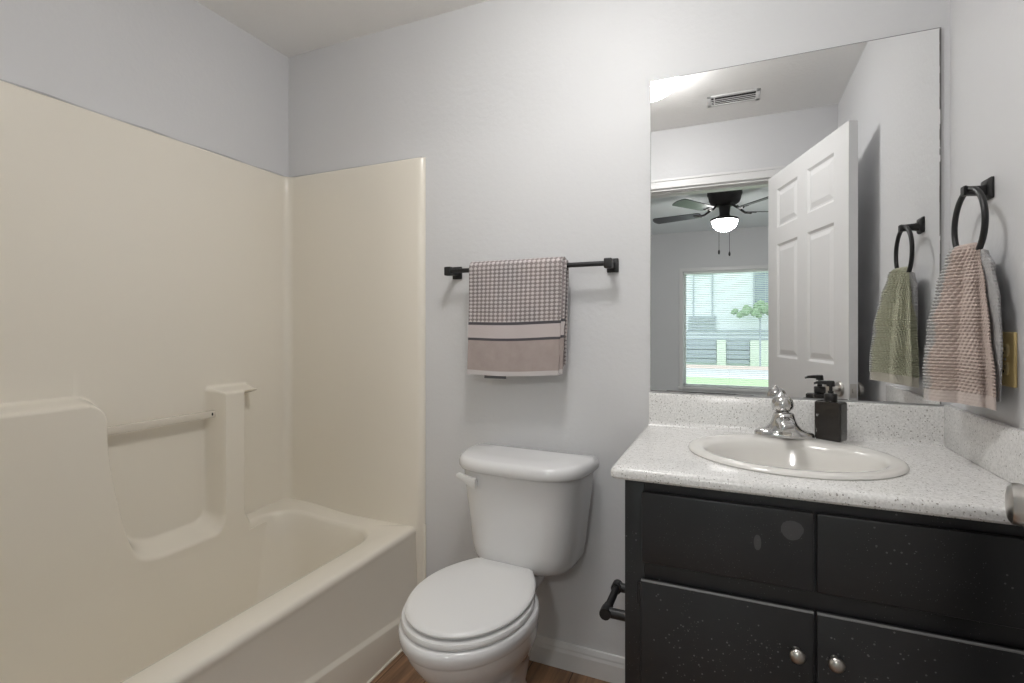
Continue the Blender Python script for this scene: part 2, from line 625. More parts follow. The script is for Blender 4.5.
# ------------------------------------------------------------------ one piece tub and shower walls
TUBX, TUBY0 = 0.735, YF + 0.002
unit = thing('bathtub_shower_unit', (0.37, -0.79, 0), 'almond one piece bathtub with moulded shower walls in the left corner', 'bathtub')
ZT = 1.886
RIM = 0.412
TH = 0.020


def sd_rbox(y, z, y0, y1, z0, z1, r):
    cy, cz = (y0 + y1) / 2, (z0 + z1) / 2
    qy = abs(y - cy) - (y1 - y0) / 2 + r
    qz = abs(z - cz) - (z1 - z0) / 2 + r
    return min(max(qy, qz), 0) + math.hypot(max(qy, 0), max(qz, 0)) - r


def smin(a, b, k_):
    h_ = max(k_ - abs(a - b), 0) / k_
    return min(a, b) - h_ * h_ * k_ * 0.25


def relief(y, z):
    """how far the left shower wall stands out at this place"""
    D_ = 0.085
    if z < 0.406:
        q_ = max(0.0, 0.406 - z)
        return D_ + 0.03 * (q_ / 0.3) ** 1.3 + 0.035 * (max(0.0, 0.125 - z) / 0.05) ** 2
    dA = sd_rbox(y, z, -2.2, -0.777 + 0.058 * (max(0.0, 0.86 - z) / 0.33) ** 1.5, -0.5, 0.982, 0.07)
    dB = sd_rbox(y, z, -0.405, -0.300, -0.5, 0.967, 0.012)
    dB2 = sd_rbox(y, z, -0.405, -0.240, 0.944, 0.967, 0.006)
    dC = sd_rbox(y, z, -2.2, -0.285, -0.5, 0.456, 0.03)
    d = smin(smin(dA, dC, 0.10), dB, 0.06)
    d = min(d, dB2)
    inrec = sstep(-0.82, -0.75, y) * (1 - sstep(-0.43, -0.39, y))
    w_ = 0.014 + 0.014 * inrec * math.exp(-((z - 0.456) / 0.04) ** 2)
    return D_ * (1 - sstep(-w_, w_, d))


# plan path with normals (pointing into the tub)
path = []
rc = 0.036
ye = TUBY0 + TH
for i in range(7):
    a = PI / 2 * (1 - i / 6)
    path.append((0.703 + 0.034 * math.sin(a), TUBY0 + 0.022 * math.cos(a), 0, 1, 0))
for i in range(1, 10):
    path.append((0.703 - (0.703 - TH - rc) * i / 10, ye, 0, 1, 0))
for i in range(9):
    a = PI / 2 * i / 8
    path.append((TH + rc - rc * math.sin(a), ye + rc - rc * math.cos(a), math.sin(a), math.cos(a), 0))
y = ye + rc
NY = 430
for i in range(1, NY):
    yy = ye + rc + (-TH - rc - ye - rc) * i / NY
    path.append((TH, yy, 1, 0, 1))
for i in range(9):
    a = PI / 2 * i / 8
    path.append((TH + rc - rc * math.cos(a), -TH - rc + rc * math.sin(a), math.cos(a), -math.sin(a), 0))
for i in range(1, 10):
    path.append((TH + rc + (0.703 - TH - rc) * i / 10, -TH - 0.002 * i / 10, 0, -1, 0))
for i in range(7):
    a = PI / 2 * i / 6
    path.append((0.703 + 0.034 * math.sin(a), -0.022 * math.cos(a), 0, -1, 0))
zs = []
z = 0.079
while z < 1.0:
    zs.append((z, 0)); z += 0.0048
for k in range(1, 12):
    zs.append((1.0 + (ZT - 0.012 - 1.0) * k / 11, 0))
for k in range(1, 7):
    a = PI / 2 * k / 6
    zs.append((ZT - 0.012 + 0.012 * math.sin(a), 0.019 * (1 - math.cos(a))))
rows = []
for z, back in zs:
    r_ = []
    for (x, y, nx, ny, fl) in path:
        h_ = relief(y, z) if fl else 0.0
        h_ -= back
        px, py = x + nx * h_, y + ny * h_
        r_.append((max(0.001, px), min(-0.001, max(TUBY0 + 0.001, py)), z))
    rows.append(r_)
bm = new()
grid(bm, rows)
part('shower_wall', bm, M['almond'], unit, smooth=50)

# tub: apron, rim and basin
bm = new()
R = []


def ring(x0, x1, y0, y1, r, z):
    R.append([(x, y, zz + (0.026 * (1 - sstep(0.08, 0.42, x)) * sstep(-0.50, -0.25, y) if z > 0.38 else 0)) for x, y, zz in rrect(x0, x1, y0, y1, r, z, 9, 12)])


Y0, Y1 = TUBY0, -0.002
for x, z, sl in ((0.728, 0.002, 0), (0.7275, 0.088, 1), (0.726, 0.093, 1), (0.7165, 0.100, 1), (0.714, 0.106, 1), (0.709, 0.25, 0.5), (0.703, 0.374, 0), (0.7045, 0.386, 0), (0.7055, 0.394, 0), (0.7035, 0.402, 0), (0.698, 0.408, 0), (0.689, RIM, 0)):
    ring(0.002, x, Y0, Y1, 0.004, z)
    R[-1] = [(px, py, pz + sl * 0.115 * -py) for px, py, pz in R[-1]]
ix0, ix1, iy0, iy1, ir = 0.092, 0.600, -1.47, -0.105, 0.13
ring(ix0 - 0.010, ix1 + 0.010, iy0 - 0.010, iy1 + 0.010, ir + 0.01, RIM - 0.0005)
ring(ix0, ix1, iy0, iy1, ir, RIM - 0.004)
ring(ix0 + 0.004, ix1 - 0.007, iy0 + 0.008, iy1 - 0.008, ir, RIM - 0.016)
ring(ix0 + 0.010, ix1 - 0.016, iy0 + 0.024, iy1 - 0.020, ir, RIM - 0.050)
ring(ix0 + 0.026, ix1 - 0.045, iy0 + 0.09, iy1 - 0.06, ir, 0.20)
ring(ix0 + 0.036, ix1 - 0.062, iy0 + 0.13, iy1 - 0.085, ir, 0.12)
ring(ix0 + 0.050, ix1 - 0.078, iy0 + 0.15, iy1 - 0.105, ir, 0.092)
ring(ix0 + 0.080, ix1 - 0.11, iy0 + 0.18, iy1 - 0.135, ir, 0.078)
ring(ix0 + 0.18, ix1 - 0.20, iy0 + 0.35, iy1 - 0.30, 0.05, 0.074)
grid(bm, R, True, False, True)
part('tub', bm, M['almond'], unit, smooth=55)

bm = new()
box(bm, 0.714, 0.742, -0.011, -0.001, 0.002, RIM + 0.01, 0.004)
part('edge_flange', bm, M['almond'], unit, smooth=35)
# towel rail across the recess
bm = new()
box(bm, 0.052, 0.066, -0.800, -0.396, 0.866, 0.892, 0.004)
rl = part('grab_rail', bm, M['clear'], unit, label='pale flat rail across the wall recess')
bm = new()
lathe(bm, [(0.008, 0), (0.0085, 0.003), (0.004, 0.006), (0.001, 0.0062)], (0.060, -0.4185, 0.879), (0.35, -1, 0), 16)
part('rail_screw', bm, M['dark'], unit)
bm = new()
tube(bm, [(0.729, -1.5, 0.003), (0.729, -0.015, 0.003)], 0.005, 8)
part('floor_caulk', bm, M['almond'], unit)
# caulk line along the top edge of the unit
bm = new()
tube(bm, [(0.004, -1.5 + 0.1 * i, ZT + 0.003 + 0.002 * math.sin(i * 2.3)) for i in range(16)], 0.0024, 6)
tube(bm, [(0.004 + 0.08 * i, -0.004, ZT + 0.002 + 0.001 * math.sin(i * 1.9)) for i in range(10)], 0.0026, 6)
part('caulk_line', bm, M['caulk'], unit)

# ------------------------------------------------------------------ toilet
TX = 1.192
toilet = thing('toilet', (TX, -0.33, 0), 'white two piece toilet with closed lid between tub and black vanity', 'toilet')


def egg(hw, yf, yb, z, n=64, sq=2.0, cx=TX, wide=0.46):
    """egg outline, round towards the front (yf), squarer at the back"""
    ym = yb + (yf - yb) * wide
    P = []
    for i in range(n):
        a = 2 * PI * i / n
        s_, c_ = math.sin(a), math.cos(a)
        if c_ >= 0:
            x, y = hw * math.copysign(abs(s_) ** 1.0, s_), ym + (yf - ym) * c_
        else:
            e = 2.0 / sq
            x = hw * math.copysign(abs(s_) ** e, s_)
            y = ym + (yb - ym) * abs(c_) ** e
        P.append((cx + x, y, z))
    return P


bm = new()
rows = []
for hw, yf, yb, z, sq in ((0.118, -0.480, -0.12, 0.002, 2.6), (0.118, -0.480, -0.12, 0.018, 2.6), (0.092, -0.462, -0.135, 0.034, 2.4), (0.086, -0.455, -0.14, 0.09, 2.4),
                          (0.090, -0.460, -0.10, 0.15, 2.4), (0.108, -0.495, -0.11, 0.20, 2.3), (0.136, -0.550, -0.13, 0.25, 2.2), (0.160, -0.596, -0.155, 0.295, 2.1),
                          (0.176, -0.622, -0.175, 0.335, 2.0), (0.179, -0.632, -0.185, 0.358, 2.0), (0.1805, -0.634, -0.186, 0.364, 2.0), (0.1855, -0.641, -0.188, 0.370, 2.0),
                          (0.1865, -0.643, -0.188, 0.392, 2.0), (0.184, -0.640, -0.190, 0.401, 2.0), (0.181, -0.633, -0.195, 0.4055, 2.0)):
    rows.append(egg(hw, yf, yb, z, 72, sq))
grid(bm, rows, True, True, True)
rows = []
for hw, y0_, z, y1_ in ((0.040, -0.30, 0.03, -0.17), (0.045, -0.30, 0.20, -0.17), (0.060, -0.30, 0.29, -0.13), (0.082, -0.30, 0.345, -0.08), (0.098, -0.30, 0.372, -0.055), (0.100, -0.30, 0.396, -0.05), (0.096, -0.295, 0.4045, -0.055)):
    rows.append(rrect(TX - hw, TX + hw, y0_, y1_, 0.03, z, 7, 6))
grid(bm, rows, True, True, True)
part('bowl', bm, M['porcelain'], toilet, smooth=60)
for sx in (-1, 1):
    bm = new()
    lathe(bm, [(0.016, 0), (0.016, 0.006), (0.013, 0.016), (0.006, 0.021), (0.001, 0.022)], (TX + sx * 0.084, -0.22, 0.0215), (0, 0, 1), 20)
    part('bolt_cap', bm, M['porcelain'], toilet)


def plate(bm, prof, back, sq=3.0, wide=0.50, dome=0.0):
    """stack of egg outlines"""
    rows = [egg(hw, yf, back + db, z, 72, sq, TX, wide) for hw, yf, db, z in prof]
    grid(bm, rows, True, True, False)
    hw, yf, db, z = prof[-1]
    for f_ in (0.75, 0.45, 0.15):
        rows.append([(TX + (p[0] - TX) * f_, -0.41 + (p[1] + 0.41) * f_, z + dome * (1 - f_ ** 2)) for p in egg(hw, yf, back + db, z, 72, sq, TX, wide)])
    grid(bm, rows[len(prof) - 1:], True, False, True)
    bmesh.ops.remove_doubles(bm, verts=bm.verts, dist=1e-5)


bm = new()
plate(bm, [(0.172, -0.626, 0, 0.4065), (0.177, -0.631, 0, 0.410), (0.178, -0.632, 0, 0.417), (0.175, -0.629, 0, 0.4235), (0.168, -0.622, 0, 0.4245)], -0.200, 2.0, 0.50)
part('seat', bm, M['seat'], toilet, smooth=50)


def lid_ring(hw, yf, yb, hb, z, n=72):
    """round front, straight narrow hinge edge at the back, sides running in to it"""
    P = []
    ym = -0.405
    for i in range(n):
        a_ = 2 * PI * i / n
        s_, c_ = math.sin(a_), math.cos(a_)
        if c_ >= 0:
            P.append((TX + hw * s_, ym + (yf - ym) * c_, z))
        else:
            t_ = -c_
            if t_ < 0.93:
                f_ = t_ / 0.93
                P.append((TX + math.copysign(hw + (hb - hw) * f_ ** 2.1, s_), ym + (yb - ym) * f_, z))
            else:
                P.append((TX + hb * s_ / math.sqrt(1 - 0.93 ** 2), yb, z))
    return P


bm = new()
rows = [lid_ring(0.164, -0.613, -0.205, 0.092, 0.4305), lid_ring(0.1695, -0.619, -0.201, 0.097, 0.4325), lid_ring(0.1710, -0.6205, -0.200, 0.098, 0.4375), lid_ring(0.1675, -0.617, -0.203, 0.095, 0.4425), lid_ring(0.159, -0.608, -0.208, 0.089, 0.4450)]
for f_ in (0.75, 0.45, 0.15):
    rows.append([(TX + (p_[0] - TX) * f_, -0.41 + (p_[1] + 0.41) * f_, 0.4450 + 0.004 * (1 - f_ ** 2)) for p_ in rows[4]])
grid(bm, rows, True, True, True)
part('lid', bm, M['seat'], toilet, smooth=50)
for a_ in (-0.62, 0.75):
    bm = new()
    cx_, cy_ = TX + 0.140 * math.sin(a_), -0.405 - 0.17 * math.cos(a_)
    lathe(bm, [(0.010, 0.4235), (0.011, 0.425), (0.010, 0.4310)], (cx_, cy_, 0), (0, 0, 1), 14)
    part('bumper', bm, M['seat'], toilet)
for sx in (-1, 1):
    bm = new()
    box(bm, TX + sx * 0.078 - 0.022, TX + sx * 0.078 + 0.022, -0.222, -0.186, 0.406, 0.438, 0.006, 3)
    part('lid_hinge', bm, M['seat'], toilet)


def tank_ring(hw, yf, yb, z, p=3.5, n=44, m=16):
    """D-shaped outline: bowed front, straight back with tight corners"""
    P = []
    for i in range(n + 1):
        a_ = PI + PI * i / n
        c_, s_ = math.cos(a_), math.sin(a_)
        P.append((TC + hw * math.copysign(abs(c_) ** (2 / p), c_), yb + 0.006 + (yf - yb - 0.006) * abs(s_) ** (2 / p) - 0.006, z))
    e_ = 0.006
    for i in range(1, m):
        f_ = i / m
        P.append((TC + hw - e_ - 2 * (hw - e_) * f_, yb + 0.004, z))
    return P


TC = 1.216
bm = new()
rows = [tank_ring(a_, yf, yb, z) for a_, yf, yb, z in (
    (0.100, -0.150, -0.07, 0.410), (0.150, -0.178, -0.045, 0.413), (0.174, -0.190, -0.030, 0.424), (0.184, -0.197, -0.024, 0.444),
    (0.190, -0.202, -0.022, 0.48), (0.200, -0.208, -0.021, 0.56), (0.217, -0.219, -0.020, 0.70), (0.220, -0.221, -0.020, 0.740))]
grid(bm, rows, True, True, True)
part('tank', bm, M['porcelain'], toilet, smooth=60)
bm = new()
rows = [tank_ring(a_, yf, yb, z) for a_, yf, yb, z in (
    (0.222, -0.226, -0.014, 0.7305), (0.230, -0.236, -0.009, 0.732), (0.2335, -0.240, -0.006, 0.739), (0.234, -0.2405, -0.006, 0.750),
    (0.232, -0.238, -0.007, 0.762), (0.226, -0.231, -0.010, 0.7705), (0.216, -0.222, -0.016, 0.7745), (0.13, -0.16, -0.05, 0.777))]
grid(bm, rows, True, True, True)
part('tank_lid', bm, M['porcelain'], toilet, smooth=60)
bm = new()
lathe(bm, [(0.012, 0), (0.012, 0.012), (0.009, 0.016), (0.001, 0.0165)], (1.090, -0.212, 0.698), (0, -1, 0), 20)
rows = []
for f_, hz, dz in ((0, 0.0155, 0), (0.12, 0.0165, 0), (0.4, 0.014, 0.004), (0.7, 0.0105, 0.010), (0.9, 0.009, 0.013), (1.0, 0.006, 0.013)):
    x = 1.106 - 0.082 * f_
    zc = 0.697 + dz
    yc = -0.236 + 0.018 * f_
    rows.append([(x, yc - 0.006, zc - hz), (x, yc - 0.009, zc), (x, yc - 0.006, zc + hz), (x, yc + 0.004, zc + hz), (x, yc + 0.006, zc), (x, yc + 0.004, zc - hz)])
grid(bm, rows, True, True, True)
part('flush_lever', bm, M['seat'], toilet, smooth=50)
toilet.location = (TX - 0.016, -0.33 - 0.026, 0)
toilet.rotation_euler = (0, 0, math.radians(-3.0))

# ------------------------------------------------------------------ vanity cabinet
VX0, VX1, VY = 1.628, 2.398, -0.533
CT = 0.884          # counter top height
CB = 0.855
van = thing('vanity_cabinet', (VX0, -0.54, 0), 'black painted vanity cabinet under the speckled white countertop', 'cabinet')
bm = new()
# side, back, bottom, face frame, toe kick
box(bm, VX0, VX0 + 0.016, VY + 0.018, -0.001, 0.0, CB - 0.001)
box(bm, VX1 - 0.016, VX1, VY + 0.018, -0.001, 0.0, CB - 0.001)
box(bm, VX0 + 0.016, VX1 - 0.016, VY + 0.018, -0.001, 0.09, 0.106)
box(bm, VX0 + 0.016, VX1 - 0.016, VY + 0.07, VY + 0.085, 0.0, 0.09)
bz = 0.0015
box(bm, VX0, VX0 + 0.045, VY, VY + 0.018, 0.09, CB - 0.001, bz)
box(bm, VX1 - 0.045, VX1, VY, VY + 0.018, 0.09, CB - 0.001, bz)
box(bm, 1.99, 2.034, VY + 0.002, VY + 0.0175, 0.09, CB - 0.001, bz)
box(bm, VX0 + 0.045, VX1 - 0.045, VY + 0.0005, VY + 0.018, 0.81, CB - 0.001, bz)
box(bm, VX0 + 0.045, VX1 - 0.045, VY + 0.0005, VY + 0.018, 0.61, 0.69, bz)
box(bm, VX0 + 0.045, VX1 - 0.045, VY + 0.0005, VY + 0.018, 0.09, 0.135, bz)
box(bm, VX0 + 0.016, VX1 - 0.016, VY + 0.016, VY + 0.018, 0.10, CB - 0.02)
part('body', bm, M['black'], van, smooth=30)
FY = VY - 0.014


def front(x0, x1, z0, z1, name, mat):
    bm = new()
    box(bm, x0, x1, FY, VY - 0.0005, z0, z1, 0.003, 3)
    return part(name, bm, mat, van, smooth=30)


front(1.6685, 2.0095, 0.668, 0.828, 'drawer_front', M['black_scuff'])['label'] = 'black false drawer front with two pale scuffs'
front(2.0145, 2.358, 0.668, 0.828, 'drawer_front', M['black'])
dl = front(1.666, 2.0095, 0.115, 0.628, 'cabinet_door', M['black'])
dr = front(2.0145, 2.360, 0.115, 0.628, 'cabinet_door', M['black'])
for d_, x0, x1 in ((dl, 1.667, 2.0085), (dr, 2.0155, 2.359)):
    bm = new()
    rows = []
    n = 40
    for i in range(n + 1):
        x = x0 + (x1 - x0) * i / n
        h_ = 0.0012 + 0.0014 * abs(math.sin(i * 1.7) * math.sin(i * 0.37))
        rows.append([(x, FY + 0.0008, 0.6250 - h_), (x, FY - 0.0004, 0.6254), (x, FY + 0.0014, 0.6278), (x, FY + 0.0045, 0.6284)])
    grid(bm, rows)
    part('worn_edge', bm, M['worn_edge'], d_, label='paint rubbed grey along the top edge')
for d_, x in ((dl, 1.978), (dr, 2.045)):
    bm = new()
    lathe(bm, [(0.0075, 0), (0.0065, 0.003), (0.0055, 0.010), (0.0075, 0.014), (0.0130, 0.0165), (0.0148, 0.0205), (0.0140, 0.0245), (0.0095, 0.0285), (0.004, 0.0300), (0.0005, 0.0302)], (x, FY, 0.5445), (0, -1, 0), 26)
    part('knob', bm, M['nickel'], d_, label='brushed nickel round knob')
for z in (0.592, 0.17):
    bm = new()
    box(bm, 1.6555, 1.6645, VY - 0.004, VY, z - 0.024, z + 0.024, 0.0012)
    tube(bm, [(1.6645, VY - 0.007, z - 0.026), (1.6645, VY - 0.007, z + 0.026)], 0.0042, 10)
    part('hinge', bm, M['black'], dl)

# ------------------------------------------------------------------ countertop
CX0, CX1, CY0 = 1.599, 2.399, -0.566
SX, SY = 1.990, -0.285        # sink centre
top = thing('countertop', (CX0, -0.566, CB), 'speckled off-white laminate countertop with backsplash around the oval sink', 'countertop')


def ell_match(ringpts, cx, cy, rx, ry, z):
    P = []
    for (x, y, _) in ringpts:
        a = math.atan2((y - cy) / ry, (x - cx) / rx)
        P.append((cx + rx * math.cos(a), cy + ry * math.sin(a), z))
    return P


bm = new()
KM = (10, 26)


def crr(i, r_, z):
    return rrect(CX0 + i, CX1, CY0 + i, -0.001, r_, z, *KM)


base = crr(0.016, 0.012, CT)
rows = [ell_match(base, SX, SY, 0.222, 0.195, CB), crr(0.012, 0.010, CB), crr(0.004, 0.014, CB + 0.001), crr(0.0, 0.016, CB + 0.006), crr(0.0, 0.016, CT - 0.013),
        crr(0.0025, 0.015, CT - 0.006), crr(0.0075, 0.014, CT - 0.0018), base, ell_match(base, SX, SY, 0.222, 0.195, CT), ell_match(base, SX, SY, 0.222, 0.195, CB)]
grid(bm, rows, True)
bmesh.ops.remove_doubles(bm, verts=bm.verts, dist=1e-6)
part('slab', bm, M['lam'], top, smooth=35)
bm = new()
prof = [(-0.001, CT - 0.001), (-0.034, CT + 0.0002), (-0.0255, CT + 0.0025), (-0.0205, CT + 0.009), (-0.0195, CT + 0.02), (-0.0195, 0.9835), (-0.017, 0.9885), (-0.012, 0.990), (-0.001, 0.990)]
grid(bm, [[(x, y, z) for y, z in prof] for x in (1.609, CX1)], False)
grid(bm, [[(1.609, y, z) for y, z in prof], [(1.609, -0.001, z) for y, z in prof]])
part('backsplash', bm, M['lam'], top, smooth=35)
bm = new()
box(bm, CX1 - 0.019, CX1, -0.548, -0.0200, CT, 0.997, 0.0035)
part('side_splash', bm, M['lam'], top, smooth=35)

# ------------------------------------------------------------------ sink
sink = thing('sink', (SX, SY, CT), 'white oval drop-in sink set in the speckled countertop', 'sink')
bm = new()


def ell(rx, ry, cy, z, n=72):
    return [(SX + rx * math.cos(2 * PI * i / n), cy + ry * math.sin(2 * PI * i / n), z) for i in range(n)]


rows = [ell(0.2375, 0.2115, SY, CT + 0.0004), ell(0.2395, 0.2135, SY, CT + 0.003), ell(0.2375, 0.2115, SY, CT + 0.0075), ell(0.231, 0.205, SY, CT + 0.0105), ell(0.220, 0.193, SY - 0.002, CT + 0.0115),
        ell(0.207, 0.170, SY - 0.012, CT + 0.0105), ell(0.1985, 0.158, SY - 0.018, CT + 0.0075), ell(0.192, 0.1505, SY - 0.020, CT + 0.000), ell(0.186, 0.145, SY - 0.02, CT - 0.014), ell(0.176, 0.136, SY - 0.02, CT - 0.045),
        ell(0.155, 0.120, SY - 0.018, CT - 0.085), ell(0.125, 0.097, SY - 0.015, CT - 0.112), ell(0.085, 0.066, SY - 0.012, CT - 0.126), ell(0.04, 0.032, SY - 0.01, CT - 0.131), ell(0.022, 0.022, SY - 0.01, CT - 0.132)]
grid(bm, rows, True, False, True)
part('basin', bm, M['biscuit'], sink, smooth=60)
bm = new()
lathe(bm, [(0.024, -0.001), (0.0245, 0.001), (0.020, 0.0025), (0.017, 0.001), (0.016, -0.001), (0.001, -0.001)], (SX, SY - 0.01, CT - 0.1312), (0, 0, 1), 28)
part('drain', bm, M['chrome'], sink)
ZR = CT + 0.0115     # rim height

# ------------------------------------------------------------------ faucet
FX, FYc = 1.993, -0.108
fau = thing('faucet', (FX, FYc, ZR), 'chrome single handle faucet on the back rim of the sink', 'faucet')
bm = new()


def boat(hx, hy, z, n=48, p=2.4):
    P = []
    for i in range(n):
        a = 2 * PI * i / n
        c_, s_ = math.cos(a), math.sin(a)
        P.append((FX + hx * math.copysign(abs(c_) ** (2 / p), c_), FYc + hy * math.copysign(abs(s_) ** (2 / p), s_), z))
    return P


rows = [boat(0.0745, 0.0275, ZR), boat(0.076, 0.0285, ZR + 0.004), boat(0.075, 0.0275, ZR + 0.012), boat(0.070, 0.0245, ZR + 0.0165), boat(0.062, 0.0245, ZR + 0.0185), boat(0.046, 0.0250, ZR + 0.025),
        boat(0.036, 0.0255, ZR + 0.036), boat(0.0305, 0.0255, ZR + 0.048), boat(0.0275, 0.0255, ZR + 0.060), boat(0.0255, 0.0245, ZR + 0.067), boat(0.020, 0.020, ZR + 0.070)]
grid(bm, rows, True, True, True)
part('base', bm, M['chrome'], fau, smooth=60)
bm = new()
rows = []
for f_, hw, hh, dz in ((0, 0.0235, 0.021, 0.040), (0.25, 0.0225, 0.018, 0.046), (0.55, 0.0205, 0.0145, 0.049), (0.85, 0.0190, 0.013, 0.047), (0.97, 0.0185, 0.0125, 0.044), (1.0, 0.016, 0.010, 0.0425)):
    y = FYc - 0.012 - 0.098 * f_
    ring_ = []
    for i in range(24):
        a = 2 * PI * i / 24
        c_, s_ = math.cos(a), math.sin(a)
        ring_.append((FX + hw * math.copysign(abs(c_) ** 0.7, c_), y, ZR + dz + hh * math.copysign(abs(s_) ** 0.7, s_)))
    rows.append(ring_)
grid(bm, rows, True, True, True)
sp = part('spout', bm, M['chrome'], fau, smooth=60)
bm = new()
lathe(bm, [(0.0095, 0), (0.0105, 0.002), (0.0105, 0.012), (0.009, 0.014)], (FX, FYc - 0.098, ZR + 0.023), (0, 0, 1), 20)
part('aerator', bm, M['nickel'], sp)
bm = new()
ax = Vector((-0.10, 0.10, 1)).normalized()
lathe(bm, [(0.015, 0), (0.0145, 0.006), (0.019, 0.009), (0.0255, 0.013), (0.0285, 0.021), (0.0285, 0.030), (0.0265, 0.039), (0.0215, 0.047), (0.013, 0.0535), (0.0065, 0.057), (0.0035, 0.061), (0.0005, 0.0625)], (FX, FYc, ZR + 0.064), ax, 32)
part('handle', bm, M['chrome'], fau, smooth=60)

# ------------------------------------------------------------------ soap dispenser
BX_, BY_ = 2.108, -0.099
soap = thing('soap_dispenser', (BX_, BY_, ZR), 'smoky black square soap pump bottle beside the chrome faucet', 'soap dispenser')
bm = new()
rows = [rrect(BX_ - a, BX_ + a, BY_ - b_, BY_ + b_, r_, ZR + z, 6, 4) for a, b_, r_, z in (
    (0.031, 0.0188, 0.004, 0.0), (0.0332, 0.0208, 0.005, 0.0025), (0.0338, 0.0214, 0.005, 0.006), (0.0338, 0.0214, 0.005, 0.100), (0.033, 0.0206, 0.005, 0.1040), (0.030, 0.018, 0.005, 0.1060), (0.016, 0.014, 0.012, 0.1065), (0.013, 0.013, 0.0125, 0.109))]
grid(bm, rows, True, True, True)
part('bottle', bm, M['amberblack'], soap, smooth=35)
bm = new()
lathe(bm, [(0.0155, 0.1085), (0.016, 0.110), (0.016, 0.124), (0.0145, 0.1265), (0.0075, 0.1275), (0.007, 0.1295), (0.007, 0.134)], (BX_, BY_, ZR), (0, 0, 1), 24)
part('collar', bm, M['pump'], soap)
bm = new()
lathe(bm, [(0.0045, 0.133), (0.0045, 0.146), (0.010, 0.1465), (0.0105, 0.148), (0.0095, 0.159), (0.008, 0.162), (0.001, 0.1625)], (BX_, BY_, ZR), (0, 0, 1), 20)
rows = []
for f_, w_, h_, dz in ((0, 0.008, 0.0055, 0.156), (0.4, 0.0065, 0.0045, 0.1565), (0.8, 0.005, 0.0035, 0.1555), (1, 0.0045, 0.0028, 0.1525)):
    x = BX_ - 0.004 - 0.036 * f_
    rows.append([(x, BY_ - w_, ZR + dz - h_), (x, BY_ + w_, ZR + dz - h_), (x, BY_ + w_, ZR + dz + h_), (x, BY_ - w_, ZR + dz + h_)])
grid(bm, rows, True, True, True)
bmesh.ops.rotate(bm, verts=bm.verts, cent=(BX_, BY_, 0), matrix=Matrix.Rotation(math.radians(28), 3, 'Z'))
part('pump', bm, M['pump'], soap, smooth=35)
soap.rotation_euler = (0, 0, math.radians(-33))

# ------------------------------------------------------------------ mirror
MX0, MX1, MZ0, MZ1 = 1.6134, 2.377, 0.9955, 2.015
mir = thing('wall_mirror', (MX0, -0.003, MZ0), 'frameless rectangular wall mirror standing on the backsplash', 'mirror')
bm = new(); box(bm, MX0, MX1, -0.006, -0.0012, MZ0, MZ1)
part('mirror_glass', bm, M['mirror'], mir, smooth=False)
bm = new()
e = 0.0022
box(bm, MX0 - e, MX1 + e, -0.0056, -0.001, MZ1, MZ1 + e)
box(bm, MX1, MX1 + e, -0.0062, -0.001, MZ0, MZ1)
box(bm, MX0 - 0.0012, MX0, -0.0056, -0.001, MZ0, MZ1)
rr = random.Random(3)
for i in range(46):
    z = MZ0 + (MZ1 - MZ0) * rr.random()
    l_ = 0.004 + 0.03 * rr.random()
    w_ = 0.0008 + 0.0012 * rr.random()
    box(bm, MX1 - w_, MX1 + 0.0002, -0.00625, -0.0061, max(MZ0, z - l_), min(MZ1, z + l_))
for i in range(14):
    x = MX0 + (MX1 - MX0) * rr.random()
    l_ = 0.01 + 0.05 * rr.random()
    box(bm, max(MX0, x - l_), min(MX1, x + l_), -0.00625, -0.0061, MZ0, MZ0 + 0.0008 + 0.002 * rr.random())
box(bm, MX0 + 0.05, MX0 + 0.10, -0.0063, -0.0061, MZ0, MZ0 + 0.004)
part('mirror_edge', bm, M['mirror_edge'], mir, smooth=False, label='dark worn silvering along the mirror edge')

# ------------------------------------------------------------------ towel bar and bath towel
BZ, BYY = 1.4155, -0.072
bar = thing('towel_bar', (0.87, 0, BZ), 'matte black towel bar on the grey wall above the toilet', 'towel bar')
bm = new()
tube(bm, [(0.875, BYY, BZ), (1.497, BYY, BZ)], 0.0085, 16)
part('rail', bm, M['iron'], bar)
for x in (0.884, 1.487):
    bm = new()
    box(bm, x - 0.0135, x + 0.0135, BYY - 0.013, BYY + 0.013, BZ - 0.0165, BZ + 0.0165, 0.004, 3)
    box(bm, x - 0.009, x + 0.009, BYY + 0.010, -0.008, BZ - 0.011, BZ + 0.011, 0.003)
    box(bm, x - 0.020, x + 0.020, -0.010, -0.0005, BZ - 0.024, BZ + 0.024, 0.003)
    part('post', bm, M['iron'], bar, smooth=35)

towel = thing('bath_towel', (1.16, BYY, BZ), 'taupe checked bath towel with grey stripes folded over the black towel bar', 'towel')


